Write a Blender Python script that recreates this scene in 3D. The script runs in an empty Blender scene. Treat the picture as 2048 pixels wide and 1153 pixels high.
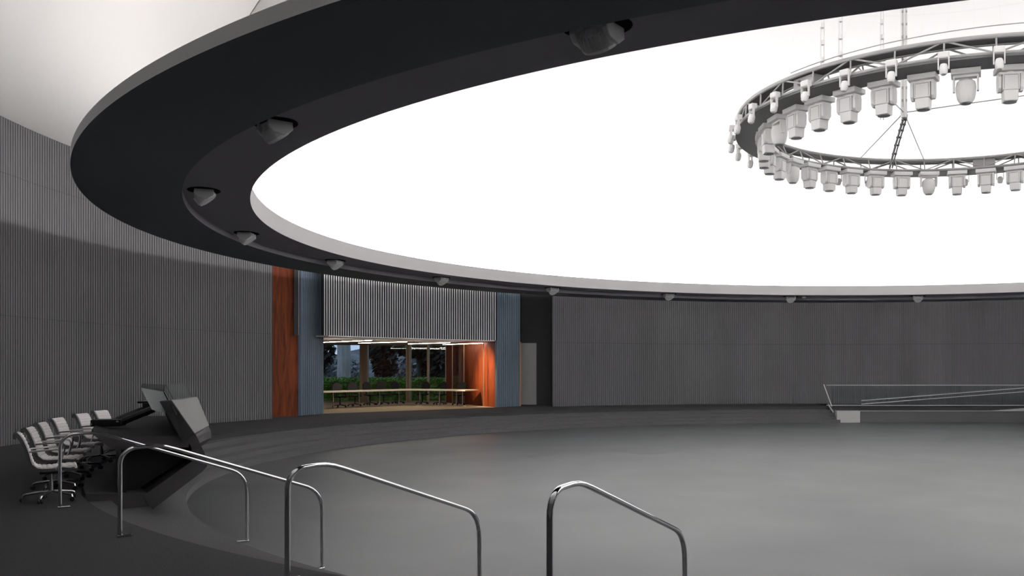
import bpy, math, random
from mathutils import Vector, Matrix

random.seed(7)
S = bpy.context.scene
C = bpy.context.collection
PI = math.pi
rad = math.radians

# ------------------------------------------------------------------ camera
CX, CZ, EYE = 8.139, 23.537, 2.34          # camera offset from the hall's axis, eye height above the stage floor
PLAT = 0.65                                # platform height above the stage floor
cam_d = bpy.data.cameras.new('camera')
cam = bpy.data.objects.new('camera', cam_d)
C.objects.link(cam)
cam.location = (-CX, -CZ, EYE)
cam.rotation_euler = (PI / 2, 0, 0)
cam_d.sensor_width = 36.0
cam_d.lens = 1901.2 / 2048 * 36
cam_d.shift_x = (1024 - 1281.1) / 2048
cam_d.shift_y = (737.9 - 576.5) / 2048
cam_d.clip_end = 500
S.camera = cam

# ------------------------------------------------------------------ light levels
S.view_settings.view_transform = 'Standard'
S.view_settings.look = 'None'
S.view_settings.exposure = 0.0
S.view_settings.gamma = 1.0
S.view_settings.use_curve_mapping = False
S.cycles.use_denoising = True
S.cycles.max_bounces = 10
S.cycles.diffuse_bounces = 6
S.cycles.glossy_bounces = 4
S.cycles.transmission_bounces = 6
S.cycles.sample_clamp_indirect = 8.0
W = bpy.data.worlds.new('world')
S.world = W
W.use_nodes = True
W.node_tree.nodes['Background'].inputs[0].default_value = (0.42, 0.56, 0.78, 1)
W.node_tree.nodes['Background'].inputs[1].default_value = 1.1
DOME_COVE = 100.0      # light strip behind the ring's inner parapet, washes the dome
OUTER_COVE = 145.0     # light strip in the trough on top of the ring, washes the outer ceiling
LINEAR = 48.0         # meeting-room linear lights

# ------------------------------------------------------------------ materials
def mat(name, col, rough=0.6, metal=0.0, spec=0.5, noise=None, emit=None, strength=0, trans=0, ior=1.45, alpha=1.0, bump=None, rough_noise=None):
    m = bpy.data.materials.new(name)
    m.use_nodes = True
    nt = m.node_tree
    b = nt.nodes['Principled BSDF']
    b.inputs['Base Color'].default_value = (*col, 1)
    b.inputs['Roughness'].default_value = rough
    b.inputs['Metallic'].default_value = metal
    b.inputs['Specular IOR Level'].default_value = spec
    b.inputs['IOR'].default_value = ior
    b.inputs['Transmission Weight'].default_value = trans
    b.inputs['Alpha'].default_value = alpha
    if emit:
        b.inputs['Emission Color'].default_value = (*emit, 1)
        b.inputs['Emission Strength'].default_value = strength
    if noise or bump or rough_noise:
        tc = nt.nodes.new('ShaderNodeTexCoord')
        mp = nt.nodes.new('ShaderNodeMapping')
        nt.links.new(tc.outputs['Object'], mp.inputs['Vector'])
    if noise:                                  # (scale, amount, stretch xyz)
        sc, am, st = noise
        mp.inputs['Scale'].default_value = st
        n = nt.nodes.new('ShaderNodeTexNoise')
        n.inputs['Scale'].default_value = sc
        n.inputs['Detail'].default_value = 6
        nt.links.new(mp.outputs[0], n.inputs['Vector'])
        r = nt.nodes.new('ShaderNodeValToRGB')
        r.color_ramp.elements[0].position = 0.3
        r.color_ramp.elements[1].position = 0.7
        r.color_ramp.elements[0].color = (*[c * (1 - am) for c in col], 1)
        r.color_ramp.elements[1].color = (*[min(1, c * (1 + am)) for c in col], 1)
        nt.links.new(n.outputs['Fac'], r.inputs['Fac'])
        nt.links.new(r.outputs['Color'], b.inputs['Base Color'])
    if rough_noise:                            # (scale, lo, hi)
        n2 = nt.nodes.new('ShaderNodeTexNoise')
        n2.inputs['Scale'].default_value = rough_noise[0]
        n2.inputs['Detail'].default_value = 3
        nt.links.new(tc.outputs['Object'], n2.inputs['Vector'])
        mr = nt.nodes.new('ShaderNodeMapRange')
        mr.inputs['From Min'].default_value = 0.35
        mr.inputs['From Max'].default_value = 0.65
        mr.inputs['To Min'].default_value = rough_noise[1]
        mr.inputs['To Max'].default_value = rough_noise[2]
        nt.links.new(n2.outputs['Fac'], mr.inputs['Value'])
        nt.links.new(mr.outputs[0], b.inputs['Roughness'])
    if bump:                                   # (scale, strength)
        n3 = nt.nodes.new('ShaderNodeTexNoise')
        n3.inputs['Scale'].default_value = bump[0]
        n3.inputs['Detail'].default_value = 4
        nt.links.new(tc.outputs['Object'], n3.inputs['Vector'])
        bp = nt.nodes.new('ShaderNodeBump')
        bp.inputs['Strength'].default_value = bump[1]
        bp.inputs['Distance'].default_value = 0.01
        nt.links.new(n3.outputs['Fac'], bp.inputs['Height'])
        nt.links.new(bp.outputs['Normal'], b.inputs['Normal'])
    return m

M = {}
M['floor'] = mat('stage_floor', (0.076, 0.079, 0.084), 0.42, spec=0.20, noise=(0.5, 0.04, (1, 1, 1)), rough_noise=(0.25, 0.38, 0.46))
M['carpet'] = mat('platform_carpet', (0.046, 0.045, 0.049), 0.9, spec=0.2, noise=(40, 0.2, (1, 1, 1)))
M['riser'] = mat('step_carpet', (0.094, 0.093, 0.097), 0.9, spec=0.2, noise=(40, 0.15, (1, 1, 1)))
M['wall'] = mat('ribbed_wall', (0.162, 0.163, 0.170), 0.7, spec=0.3, noise=(0.6, 0.12, (1, 1, 0.3)))
M['wall_back'] = mat('wall_backing', (0.03, 0.03, 0.031), 0.8)
M['ribs_light'] = mat('ribbed_panel_light', (0.68, 0.68, 0.685), 0.55, noise=(0.8, 0.15, (1, 1, 1)))
M['blue'] = mat('ribbed_blue', (0.145, 0.19, 0.25), 0.5, noise=(1.2, 0.12, (1, 1, 0.4)))
M['ring'] = mat('ring_charcoal', (0.17, 0.19, 0.20), 0.85, spec=0.2)
M['ring_in'] = mat('ring_recess_charcoal', (0.33, 0.31, 0.34), 0.85, spec=0.2)
M['ring_side'] = mat('ring_grey_edge', (0.80, 0.80, 0.805), 0.7, spec=0.3)
M['parapet'] = mat('ring_pale_edge', (0.52, 0.505, 0.51), 0.7, spec=0.3)
M['white'] = mat('ceiling_white', (0.80, 0.785, 0.775), 0.9, spec=0.1)
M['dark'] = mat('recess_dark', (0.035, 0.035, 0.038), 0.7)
M['black'] = mat('black_plastic', (0.008, 0.009, 0.010), 0.45)
M['hole'] = mat('hole_black', (0.006, 0.006, 0.006), 0.9, spec=0.1)
M['door'] = mat('door_grey', (0.46, 0.46, 0.46), 0.6)
M['chrome'] = mat('chrome', (0.86, 0.86, 0.88), 0.06, metal=1.0)
M['steel'] = mat('polished_steel', (0.55, 0.55, 0.56), 0.22, metal=1.0)
M['truss'] = mat('truss_paint', (0.36, 0.355, 0.355), 0.5, metal=0.2)
M['truss_dark'] = mat('truss_plate', (0.085, 0.085, 0.085), 0.6)
M['lamp'] = mat('lamp_white', (0.80, 0.79, 0.785), 0.5)
M['lamp_grey'] = mat('lamp_grey', (0.33, 0.325, 0.32), 0.5)
M['lens'] = mat('lamp_lens', (0.13, 0.13, 0.13), 0.4)
M['cloth'] = mat('chair_mesh', (0.86, 0.83, 0.83), 0.8, noise=(60, 0.06, (1, 1, 1)))
M['desk'] = mat('console_dark', (0.044, 0.041, 0.046), 0.65)
M['desk_grey'] = mat('console_grey', (0.115, 0.115, 0.116), 0.6)
M['desk_top'] = mat('console_top', (0.018, 0.020, 0.022), 0.6, spec=0.15)
M['tint'] = mat('tinted_glass', (0.10, 0.125, 0.13), 0.05, alpha=0.45)
M['screen'] = mat('screen_glass', (0.92, 0.98, 1.0), 0.6, trans=1.0, ior=1.5)
M['guard'] = mat('guard_glass', (0.88, 0.94, 0.94), 0.0, trans=1.0, ior=1.45)
M['rail_grey'] = mat('rail_satin', (0.55, 0.55, 0.56), 0.45, metal=0.3)
M['glass'] = mat('clear_glass', (0.93, 0.96, 0.96), 0.01, trans=1.0, ior=1.45)
M['wood'] = None
M['tan'] = mat('tan_carpet', (0.34, 0.27, 0.17), 0.9, noise=(20, 0.1, (1, 1, 1)))
M['frame'] = mat('bronze_frame', (0.30, 0.235, 0.17), 0.45, metal=0.3)
M['tabletop'] = mat('table_edge_maple', (0.86, 0.80, 0.66), 0.4)
M['mesh_black'] = mat('chair_black', (0.012, 0.013, 0.014), 0.6)
M['led'] = mat('led_line', (1, 1, 1), emit=(1.0, 0.93, 0.80), strength=LINEAR)
M['leaf'] = mat('hedge_leaf', (0.12, 0.27, 0.035), 0.55, noise=(3, 0.5, (1, 1, 1)))
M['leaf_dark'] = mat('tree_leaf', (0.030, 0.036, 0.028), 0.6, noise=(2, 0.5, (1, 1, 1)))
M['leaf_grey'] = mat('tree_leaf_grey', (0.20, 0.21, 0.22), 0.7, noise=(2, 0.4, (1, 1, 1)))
M['bark'] = mat('pale_bark', (0.42, 0.41, 0.40), 0.8, noise=(3, 0.25, (1, 1, 0.3)))
M['lawn'] = mat('lawn', (0.06, 0.10, 0.03), 0.9, noise=(5, 0.4, (1, 1, 1)))
M['facade'] = mat('dark_cladding', (0.030, 0.036, 0.045), 0.5)
M['ramp_pale'] = mat('ramp_pale', (0.42, 0.42, 0.42), 0.6)
M['ramp'] = mat('ramp_grey', (0.080, 0.079, 0.083), 0.6)
M['orange'] = mat('edge_lit_orange', (0.62, 0.25, 0.12), 0.5)  # warm light on the blue leaf's edge, put into the colour
M['cove_in'] = mat('cove_strip_inner', (1, 1, 1), emit=(1.0, 0.992, 0.986), strength=DOME_COVE)
M['cove_out'] = mat('cove_strip_outer', (1, 1, 1), emit=(1.0, 0.98, 0.965), strength=OUTER_COVE)

def wood_mat():
    m = bpy.data.materials.new('red_wood'); m.use_nodes = True
    nt = m.node_tree; b = nt.nodes['Principled BSDF']
    b.inputs['Roughness'].default_value = 0.6; b.inputs['Specular IOR Level'].default_value = 0.2
    tc = nt.nodes.new('ShaderNodeTexCoord'); mp = nt.nodes.new('ShaderNodeMapping')
    mp.inputs['Scale'].default_value = (6, 6, 0.5)
    nt.links.new(tc.outputs['Object'], mp.inputs['Vector'])
    n = nt.nodes.new('ShaderNodeTexNoise'); n.inputs['Scale'].default_value = 1.6; n.inputs['Detail'].default_value = 8
    n.inputs['Distortion'].default_value = 1.4
    nt.links.new(mp.outputs[0], n.inputs['Vector'])
    r = nt.nodes.new('ShaderNodeValToRGB')
    r.color_ramp.elements[0].position = 0.32; r.color_ramp.elements[0].color = (0.085, 0.016, 0.004, 1)
    r.color_ramp.elements[1].position = 0.7; r.color_ramp.elements[1].color = (0.23, 0.046, 0.010, 1)
    nt.links.new(n.outputs['Fac'], r.inputs['Fac']); nt.links.new(r.outputs['Color'], b.inputs['Base Color'])
    return m
M['wood'] = wood_mat()

def dome_mat():
    m = bpy.data.materials.new('dome_screen'); m.use_nodes = True
    nt = m.node_tree; b = nt.nodes['Principled BSDF']
    b.inputs['Roughness'].default_value = 0.95; b.inputs['Specular IOR Level'].default_value = 0.05
    tc = nt.nodes.new('ShaderNodeTexCoord')
    sp = nt.nodes.new('ShaderNodeSeparateXYZ'); nt.links.new(tc.outputs['Object'], sp.inputs[0])
    at = nt.nodes.new('ShaderNodeMath'); at.operation = 'ARCTAN2'
    nt.links.new(sp.outputs['Y'], at.inputs[0]); nt.links.new(sp.outputs['X'], at.inputs[1])
    mu = nt.nodes.new('ShaderNodeMath'); mu.operation = 'MULTIPLY'; mu.inputs[1].default_value = 36 / PI
    nt.links.new(at.outputs[0], mu.inputs[0])
    def groove(src, width):
        fr = nt.nodes.new('ShaderNodeMath'); fr.operation = 'FRACT'; nt.links.new(src, fr.inputs[0])
        lt = nt.nodes.new('ShaderNodeMath'); lt.operation = 'LESS_THAN'; lt.inputs[1].default_value = width
        nt.links.new(fr.outputs[0], lt.inputs[0]); return lt.outputs[0]
    hz = nt.nodes.new('ShaderNodeMath'); hz.operation = 'MULTIPLY_ADD'; hz.inputs[1].default_value = 1 / 1.9; hz.inputs[2].default_value = 0.35
    nt.links.new(sp.outputs['Z'], hz.inputs[0])
    g1 = groove(mu.outputs[0], 0.018); g2 = groove(hz.outputs[0], 0.012)
    mx = nt.nodes.new('ShaderNodeMath'); mx.operation = 'MAXIMUM'
    nt.links.new(g1, mx.inputs[0]); nt.links.new(g2, mx.inputs[1])
    mix = nt.nodes.new('ShaderNodeMix'); mix.data_type = 'RGBA'
    mix.inputs[6].default_value = (0.83, 0.822, 0.816, 1); mix.inputs[7].default_value = (0.80, 0.79, 0.784, 1)
    nt.links.new(mx.outputs[0], mix.inputs[0]); nt.links.new(mix.outputs[2], b.inputs['Base Color'])
    return m
M['dome'] = dome_mat()

# ------------------------------------------------------------------ mesh helpers
class MB:
    def __init__(self): self.v = []; self.f = []; self.mi = []; self.cur = 0
    def add(self, vs, fs):
        o = len(self.v); self.v += [tuple(p) for p in vs]
        for f in fs: self.f.append([i + o for i in f]); self.mi.append(self.cur)
    def box(self, c, s, mtx=None, taper=1.0):
        x, y, z = s[0] / 2, s[1] / 2, s[2] / 2
        vs = [Vector((sx * x * (taper if sz < 0 else 1), sy * y * (taper if sz < 0 else 1), sz * z)) for sz in (-1, 1) for sx, sy in ((-1, -1), (1, -1), (1, 1), (-1, 1))]
        if mtx is not None: vs = [mtx @ p for p in vs]
        vs = [p + Vector(c) for p in vs]
        self.add(vs, [(3, 2, 1, 0), (4, 5, 6, 7), (0, 1, 5, 4), (1, 2, 6, 5), (2, 3, 7, 6), (3, 0, 4, 7)])
    def prism(self, poly, axis_pts):
        """poly: list of 3D points; axis_pts: offset vector"""
        n = len(poly); off = Vector(axis_pts)
        vs = [Vector(p) for p in poly] + [Vector(p) + off for p in poly]
        fs = [list(range(n))[::-1], list(range(n, 2 * n))] + [(i, (i + 1) % n, n + (i + 1) % n, n + i) for i in range(n)]
        self.add(vs, fs)
    def tube(self, path, r, seg=8, closed=False, prof=None, up=None):
        pts = [Vector(p) for p in path]; n = len(pts)
        if prof is None: prof = [(r * math.cos(2 * PI * k / seg), r * math.sin(2 * PI * k / seg)) for k in range(seg)]
        k = len(prof); o = len(self.v); pn = None
        for i, p in enumerate(pts):
            a = pts[i - 1] if (i > 0 or closed) else p
            b = pts[(i + 1) % n] if (i < n - 1 or closed) else p
            t = (b - a).normalized()
            if up is not None:
                s = Vector(up); s = (s - t * s.dot(t)).normalized()
            elif pn is None:
                s = Vector((0, 0, 1)).cross(t)
                if s.length < 1e-3: s = Vector((1, 0, 0)).cross(t)
                s.normalize()
            else:
                s = (pn - t * pn.dot(t)).normalized()
            pn = s; q = t.cross(s)
            for (u, w) in prof: self.v.append(tuple(p + s * u + q * w))
        m = n if closed else n - 1
        for i in range(m):
            j = (i + 1) % n
            for c in range(k):
                d = (c + 1) % k
                self.f.append([o + i * k + c, o + i * k + d, o + j * k + d, o + j * k + c]); self.mi.append(self.cur)
        if not closed:
            self.f.append([o + c for c in range(k)][::-1]); self.mi.append(self.cur)
            self.f.append([o + (n - 1) * k + c for c in range(k)]); self.mi.append(self.cur)
    def lathe(self, prof, seg=24, c=(0, 0, 0), mtx=None):
        o = len(self.v); n = len(prof)
        for k in range(seg):
            a = 2 * PI * k / seg
            for (r, z) in prof:
                p = Vector((r * math.cos(a), r * math.sin(a), z))
                if mtx is not None: p = mtx @ p
                self.v.append(tuple(p + Vector(c)))
        for k in range(seg):
            l = (k + 1) % seg
            for i in range(n - 1):
                self.f.append([o + k * n + i, o + l * n + i, o + l * n + i + 1, o + k * n + i + 1]); self.mi.append(self.cur)
    def arc(self, prof, a0, a1, seg, mats=None, closed_prof=False, caps=False):
        """sweep a (R, z) profile round the hall axis from a0 to a1 degrees"""
        full = abs(a1 - a0) >= 359.99
        ns = seg if full else seg + 1
        o = len(self.v); n = len(prof)
        for k in range(ns):
            a = rad(a0 + (a1 - a0) * k / seg)
            for (r, z) in prof: self.v.append((r * math.cos(a), r * math.sin(a), z))
        for k in range(seg):
            l = (k + 1) % ns
            for i in range(n if closed_prof else n - 1):
                j = (i + 1) % n
                self.f.append([o + k * n + i, o + l * n + i, o + l * n + j, o + k * n + j])
                self.mi.append(mats[i] if mats else self.cur)
        if caps and not full:
            self.f.append([o + i for i in range(n)]); self.mi.append(self.cur)
            self.f.append([o + (ns - 1) * n + i for i in range(n)][::-1]); self.mi.append(self.cur)
    def build(self, name, m, parent=None, smooth=False, loc=None, rotz=None):
        me = bpy.data.meshes.new(name); me.from_pydata(self.v, [], self.f)
        ms = m if isinstance(m, (list, tuple)) else [m]
        for x in ms: me.materials.append(M[x] if isinstance(x, str) else x)
        for i, p in enumerate(me.polygons):
            p.material_index = self.mi[i]; p.use_smooth = smooth
        me.validate(); me.update()
        if smooth:
            try: me.set_sharp_from_angle(angle=rad(35))
            except Exception: pass
        o = bpy.data.objects.new(name, me); C.objects.link(o)
        if parent is not None: o.parent = parent
        if loc is not None: o.location = loc
        if rotz is not None: o.rotation_euler = (0, 0, rotz)
        return o

def bevel(o, w=0.008, seg=2):
    b = o.modifiers.new('bevel', 'BEVEL'); b.width = w; b.segments = seg; b.limit_method = 'ANGLE'; b.angle_limit = rad(40)
    return o

def tag(o, label, cat, group=None, kind=None):
    o['label'] = label; o['category'] = cat
    if group: o['group'] = group
    if kind: o['kind'] = kind
    return o

def struct(o):
    o['kind'] = 'structure'; return o

def thing(name, label, cat, loc=(0, 0, 0), rotz=0, group=None):
    o = bpy.data.objects.new(name, None); C.objects.link(o)
    o.location = loc; o.rotation_euler = (0, 0, rotz); o.empty_display_size = 0.1
    return tag(o, label, cat, group)

def copy_tree(o, parent=None):
    c = o.copy(); C.objects.link(c)
    if parent is not None: c.parent = parent
    for ch in list(o.children): copy_tree(ch, c)
    return c

def E(X, Z, h=0.0):                    # camera-relative metres (right, depth, above eye) to the hall
    return Vector((X - CX, Z - CZ, h + EYE))
def P(r, a, z=0.0):
    return Vector((r * math.cos(rad(a)), r * math.sin(rad(a)), z))
ORD = ['first', 'second', 'third', 'fourth', 'fifth', 'sixth', 'seventh', 'eighth', 'ninth', 'tenth', 'eleventh', 'twelfth', 'thirteenth']

# ------------------------------------------------------------------ big structure: floor, steps, platform
b = MB()
b.arc([(0.0001, 0), (8, 0), (17.5, 0)], 0, 360, 180)
b.arc([(17.5, 0), (20.5, 0)], 30, 88.4, 40)
struct(b.build('floor', 'floor'))

A0, A1 = 88.4, 390                    # the steps run all round except behind the ramp
b = MB()
prof = [(17.5, 0)]
for i in range(5):
    r = 17.5 + 0.375 * i
    prof += [(r, 0.13 * (i + 1)), (r + 0.375, 0.13 * (i + 1))]
prof[-1] = (19.0, 0.65)
prof = prof + [(19.0, -0.1), (17.5, -0.1)]
b.arc(prof, A0, A1, 260, closed_prof=True, caps=True)
struct(b.build('floor_steps', 'riser'))

b = MB()
b.arc([(19.0, PLAT), (22.0, PLAT), (28.5, PLAT)], A0, A1, 260)
# behind the ramp the platform stops at a straight edge
xs = [-0.25] + [i * 0.5 for i in range(0, 37)]
yl = 18.62
pv = []; pf = []
for i, x in enumerate(xs):
    y1 = math.sqrt(28.5 ** 2 - x * x)
    pv += [(x + 0.53, yl, PLAT), (x + 0.53, max(y1, yl + 0.1), PLAT), (x + 0.53, yl, -0.02)]
for i in range(len(xs) - 1):
    a = 3 * i
    pf += [(a, a + 3, a + 4, a + 1), (a, a + 2, a + 5, a + 3)]
b.add(pv, pf)
struct(b.build('floor_platform', 'carpet'))

# ------------------------------------------------------------------ ribbed walls
def ribbed(b, R, a0, a1, z0, z1, period=0.10, depth=0.03, duty=0.5, gap=0):
    n = int(abs(rad(a1 - a0)) * R / period); s = 1 if a1 > a0 else -1
    o = len(b.v); st = (a1 - a0) / n
    for k in range(n):
        a = a0 + st * k
        for (t, d) in ((0, 0), (0.12, depth), (duty - 0.06, depth), (duty + 0.06, 0)):
            p = P(R + d, a + st * t)
            b.v.append((p.x, p.y, z0)); b.v.append((p.x, p.y, z1))
    for i in range(4 * n - 1):
        q = o + 2 * i
        b.f.append([q, q + 1, q + 3, q + 2]); b.mi.append(gap if gap and i % 4 < 3 else b.cur)
TOP = EYE + 5.49
rows = [(PLAT, PLAT + 2.852), (PLAT + 2.860, PLAT + 5.962), (PLAT + 5.970, TOP)]
def wall(name, a0, a1):
    b = MB()
    for z0, z1 in rows: ribbed(b, 22.2, a0, a1, z0, z1)
    b.cur = 1
    b.arc([(22.26, PLAT), (22.26, TOP)], a0, a1, 120)
    e0, e1 = P(22.2, a0), P(22.2, a1)
    for a in (a0, a1):
        f0 = P(22.2, a, 0); dq = (f0 - Vector((-CX, -CZ, 0))).normalized() * 0.7
        q = [(f0.x, f0.y, PLAT), (f0.x + dq.x, f0.y + dq.y, PLAT), (f0.x + dq.x, f0.y + dq.y, TOP), (f0.x, f0.y, TOP)]
        b.add(q, [(0, 1, 2, 3)])
    return struct(b.build(name, ['wall', 'wall_back']))
wall('wall_left', 157.6, 226)
wall('wall_back', 122.86, -84)
# the near side opens into an alcove in which the photographer stands
b = MB()
b.arc([(28.4, PLAT), (28.4, TOP)], 222, 280, 60)
for a in (226, 276):
    b.add([P(22.2, a, PLAT), P(28.4, a, PLAT), P(28.4, a, TOP), P(22.2, a, TOP)], [(0, 1, 2, 3)])
struct(b.build('wall_near', 'wall'))

# ------------------------------------------------------------------ ring, dome, outer ceiling, coves
b = MB()
zb, zi = EYE + 2.9575, EYE + 3.093
prof = [(19.09, zb), (17.556, zb), (17.556, zi), (16.471, zi), (16.471, EYE + 3.488), (16.60, EYE + 3.488), (16.60, EYE + 3.33),
        (17.10, EYE + 3.33), (17.10, EYE + 3.105), (17.60, EYE + 3.105), (17.60, EYE + 3.02), (19.0, EYE + 3.02), (19.0, EYE + 3.110), (19.09, EYE + 3.110)]
mts = [0, 3, 3, 2, 2, 4, 4, 4, 4, 4, 4, 1, 1, 1]
b.arc(prof, 0, 360, 360, mats=mts, closed_prof=True)
struct(b.build('ceiling_ring', ['ring', 'ring_side', 'parapet', 'ring_in', 'white']))

b = MB()
DB, DH = EYE + 3.34, 10.6
prof = []
for i in range(33):
    t = i / 32 * PI / 2
    prof.append((max(17.05 * math.cos(t), 0.001), DB + DH * math.sin(t)))
b.arc(prof, 0, 360, 180)
struct(b.build('ceiling_dome', 'dome', smooth=True))

b = MB()
rj = lambda h: 17.05 * math.sqrt(1 - ((EYE + h - DB) / DH) ** 2)
b.arc([(rj(5.75) + 0.003, EYE + 5.75), (rj(5.49) + 0.008, EYE + 5.49), (22.3, EYE + 5.49), (28.6, EYE + 5.49)], 0, 360, 180)
struct(b.build('ceiling', 'white'))

b = MB(); b.arc([(16.66, EYE + 3.345), (16.96, EYE + 3.345)], 0, 360, 180)
o = struct(b.build('ceiling_cove_light', 'cove_in'))
b = MB(); b.arc([(17.657, EYE + 3.0735), (17.6705, EYE + 3.0735), (17.672, EYE + 3.0385)], 0, 360, 180)
o = struct(b.build('ceiling_cove_light', 'cove_out'))

#--REST--

# ------------------------------------------------------------------ opening to the meeting room
# red wood reveal on the left of the opening
b = MB()
q = [E(-14.2, 32.3), E(-12.17, 33.92)]
d = Vector((-0.55, 0.65, 0))
b.prism([(q[0].x, q[0].y, PLAT), (q[1].x, q[1].y, PLAT), (q[1].x, q[1].y, TOP), (q[0].x, q[0].y, TOP)], d * 0.35)
struct(b.build('wall_entry', 'wood'))
# black channel with a bright edge where the wood meets the blue leaf
b = MB()
a = E(-12.20, 33.72)
b.box((a.x, a.y, (PLAT + 2.87 + TOP) / 2), (0.19, 0.06, TOP - PLAT - 2.87), Matrix.Rotation(rad(38), 3, 'Z'))
struct(b.build('trim_1', 'dark'))
b = MB()
a = E(-12.105, 33.66)
b.box((a.x, a.y, (PLAT + 2.87 + TOP) / 2), (0.018, 0.03, TOP - PLAT - 2.87))
struct(b.build('trim_2', 'lamp_grey'))

def leaf(name, p0, p1, label):
    """a tall ribbed door leaf standing between two floor points"""
    b = MB(); dv = (p1 - p0); L = dv.length; u = dv.normalized(); nrm = Vector((u.y, -u.x, 0))
    n = int(L / 0.13); o = len(b.v)
    for k in range(n):
        for (t, dd) in ((0, 0), (0.1, 0.03), (0.55, 0.03), (0.65, 0)):
            p = p0 + u * (L * (k + t) / n) + nrm * dd
            b.v.append((p.x, p.y, PLAT + 0.015)); b.v.append((p.x, p.y, TOP - 0.02))
    p = p1; b.v.append((p.x, p.y, PLAT + 0.015)); b.v.append((p.x, p.y, TOP - 0.02))
    for i in range(4 * n):
        qq = o + 2 * i; b.f.append([qq, qq + 2, qq + 3, qq + 1]); b.mi.append(0)
    bk = -nrm * 0.09
    b.prism([(p0.x, p0.y, PLAT + 0.015), (p1.x, p1.y, PLAT + 0.015), (p1.x, p1.y, TOP - 0.02), (p0.x, p0.y, TOP - 0.02)], bk)
    return struct(b.build(name, 'blue'))
lo = leaf('door_1', E(-12.11, 33.85), E(-11.755, 35.25), '')
ro = leaf('door_2', E(-6.235, 41.15), E(-5.36, 42.30), '')
b = MB()
p = E(-5.36, 42.30)
b.box((p.x + 0.015, p.y + 0.01, PLAT + 1.45), (0.035, 0.10, 2.86))
struct(b.build('trim_3', 'orange'))  # added strip, coloured as the lit edge of the blue leaf

# pale ribbed panel over the opening, and its bright lower edge
b = MB()
ribbed(b, 22.3, 151.4, 129.7, EYE + 1.205, TOP, period=0.11, depth=0.05, duty=0.5, gap=1)
b.cur = 1
b.arc([(22.37, EYE + 1.205), (22.37, TOP)], 151.4, 129.7, 40)
struct(b.build('wall_lintel', ['ribs_light', 'wall_back']))
b = MB()
b.arc([(22.26, EYE + 1.165), (22.26, EYE + 1.205), (23.3, EYE + 1.205), (23.3, EYE + 1.165)], 150.75, 130.2, 40, closed_prof=True, caps=True)
struct(b.build('trim_4', 'lamp'))

# dark service recess with a grey door to the right of the opening
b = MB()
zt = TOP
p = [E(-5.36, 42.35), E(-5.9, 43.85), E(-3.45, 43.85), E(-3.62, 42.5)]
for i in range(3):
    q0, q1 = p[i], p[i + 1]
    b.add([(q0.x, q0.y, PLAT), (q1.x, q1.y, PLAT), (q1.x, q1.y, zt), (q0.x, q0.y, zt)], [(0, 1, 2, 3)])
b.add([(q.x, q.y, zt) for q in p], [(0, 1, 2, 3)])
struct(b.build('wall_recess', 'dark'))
b = MB()
a0 = E(-5.62, 43.80); a1 = E(-4.80, 43.80)
b.box(((a0.x + a1.x) / 2, a0.y, PLAT + 1.45), (a1.x - a0.x, 0.06, 2.84))
dr = struct(b.build('door_3', 'door'))

# meeting room shell
b = MB()
b.add([E(-12.1, 35.3, -1.685), E(-6.3, 41.3, -1.685), E(-9.7, 47.4, -1.685), E(-19.7, 47.4, -1.685)], [(0, 1, 2, 3)])
struct(b.build('floor_meeting_room', 'tan'))
b = MB()
b.add([E(-12.1, 35.45, 1.27), E(-6.36, 41.45, 1.27), E(-9.4, 47.6, 1.27), E(-20, 47.6, 1.27)], [(0, 1, 2, 3)])
struct(b.build('ceiling_meeting_room', 'white'))
b = MB()
p0, p1 = E(-6.36, 41.5), E(-9.72, 47.35)
b.prism([(p0.x, p0.y, PLAT), (p1.x, p1.y, PLAT), (p1.x, p1.y, EYE + 1.3), (p0.x, p0.y, EYE + 1.3)], (0.12, 0.08, 0))
struct(b.build('wall_meeting_room', 'wood'))
b = MB()
p0, p1 = E(-12.45, 35.4), E(-19.6, 47.4)
b.prism([(p0.x, p0.y, PLAT), (p1.x, p1.y, PLAT), (p1.x, p1.y, EYE + 1.3), (p0.x, p0.y, EYE + 1.3)], (-0.12, -0.06, 0))
struct(b.build('wall_meeting_room_left', 'wood'))

# glazed facade: panes and frame posts
FZ = 47.3
def fx(x): return (x - 1281.1) / 1901.2 * FZ
b = MB()
for (x0, x1) in ((494, 600), (606, 722), (735, 813), (821, 855), (860, 892)):
    q0, q1 = E(fx(x0), FZ), E(fx(x1), FZ)
    b.box(((q0.x + q1.x) / 2, q0.y, (PLAT + EYE + 1.27) / 2), (q1.x - q0.x, 0.012, EYE + 1.27 - PLAT))
struct(b.build('window_1', 'glass'))
b = MB()
for (x0, x1, dz) in ((600, 606, 0.14), (721, 736, 0.30), (812.5, 822, 0.2), (854.5, 859.5, 0.14), (891, 894.5, 0.1)):
    q0, q1 = E(fx(x0), FZ), E(fx(x1), FZ); w = q1.x - q0.x
    b.box((q0.x + 0.05, q0.y, (PLAT + EYE + 1.27) / 2), (0.10, dz, EYE + 1.27 - PLAT))
    if w > 0.2: b.box((q1.x - 0.05, q0.y, (PLAT + EYE + 1.27) / 2), (0.10, dz, EYE + 1.27 - PLAT)); b.box(((q0.x + q1.x) / 2, q0.y + 0.02, (PLAT + EYE + 1.27) / 2), (w - 0.1, dz * 0.4, EYE + 1.27 - PLAT))
q0, q1 = E(fx(496), FZ), E(fx(895), FZ)
b.box(((q0.x + q1.x) / 2, q0.y, PLAT + 0.04), (q1.x - q0.x, 0.1, 0.08))
b.box(((q0.x + q1.x) / 2, q0.y, EYE + 1.22), (q1.x - q0.x, 0.1, 0.10))
struct(b.build('window_frame', 'frame'))

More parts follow.
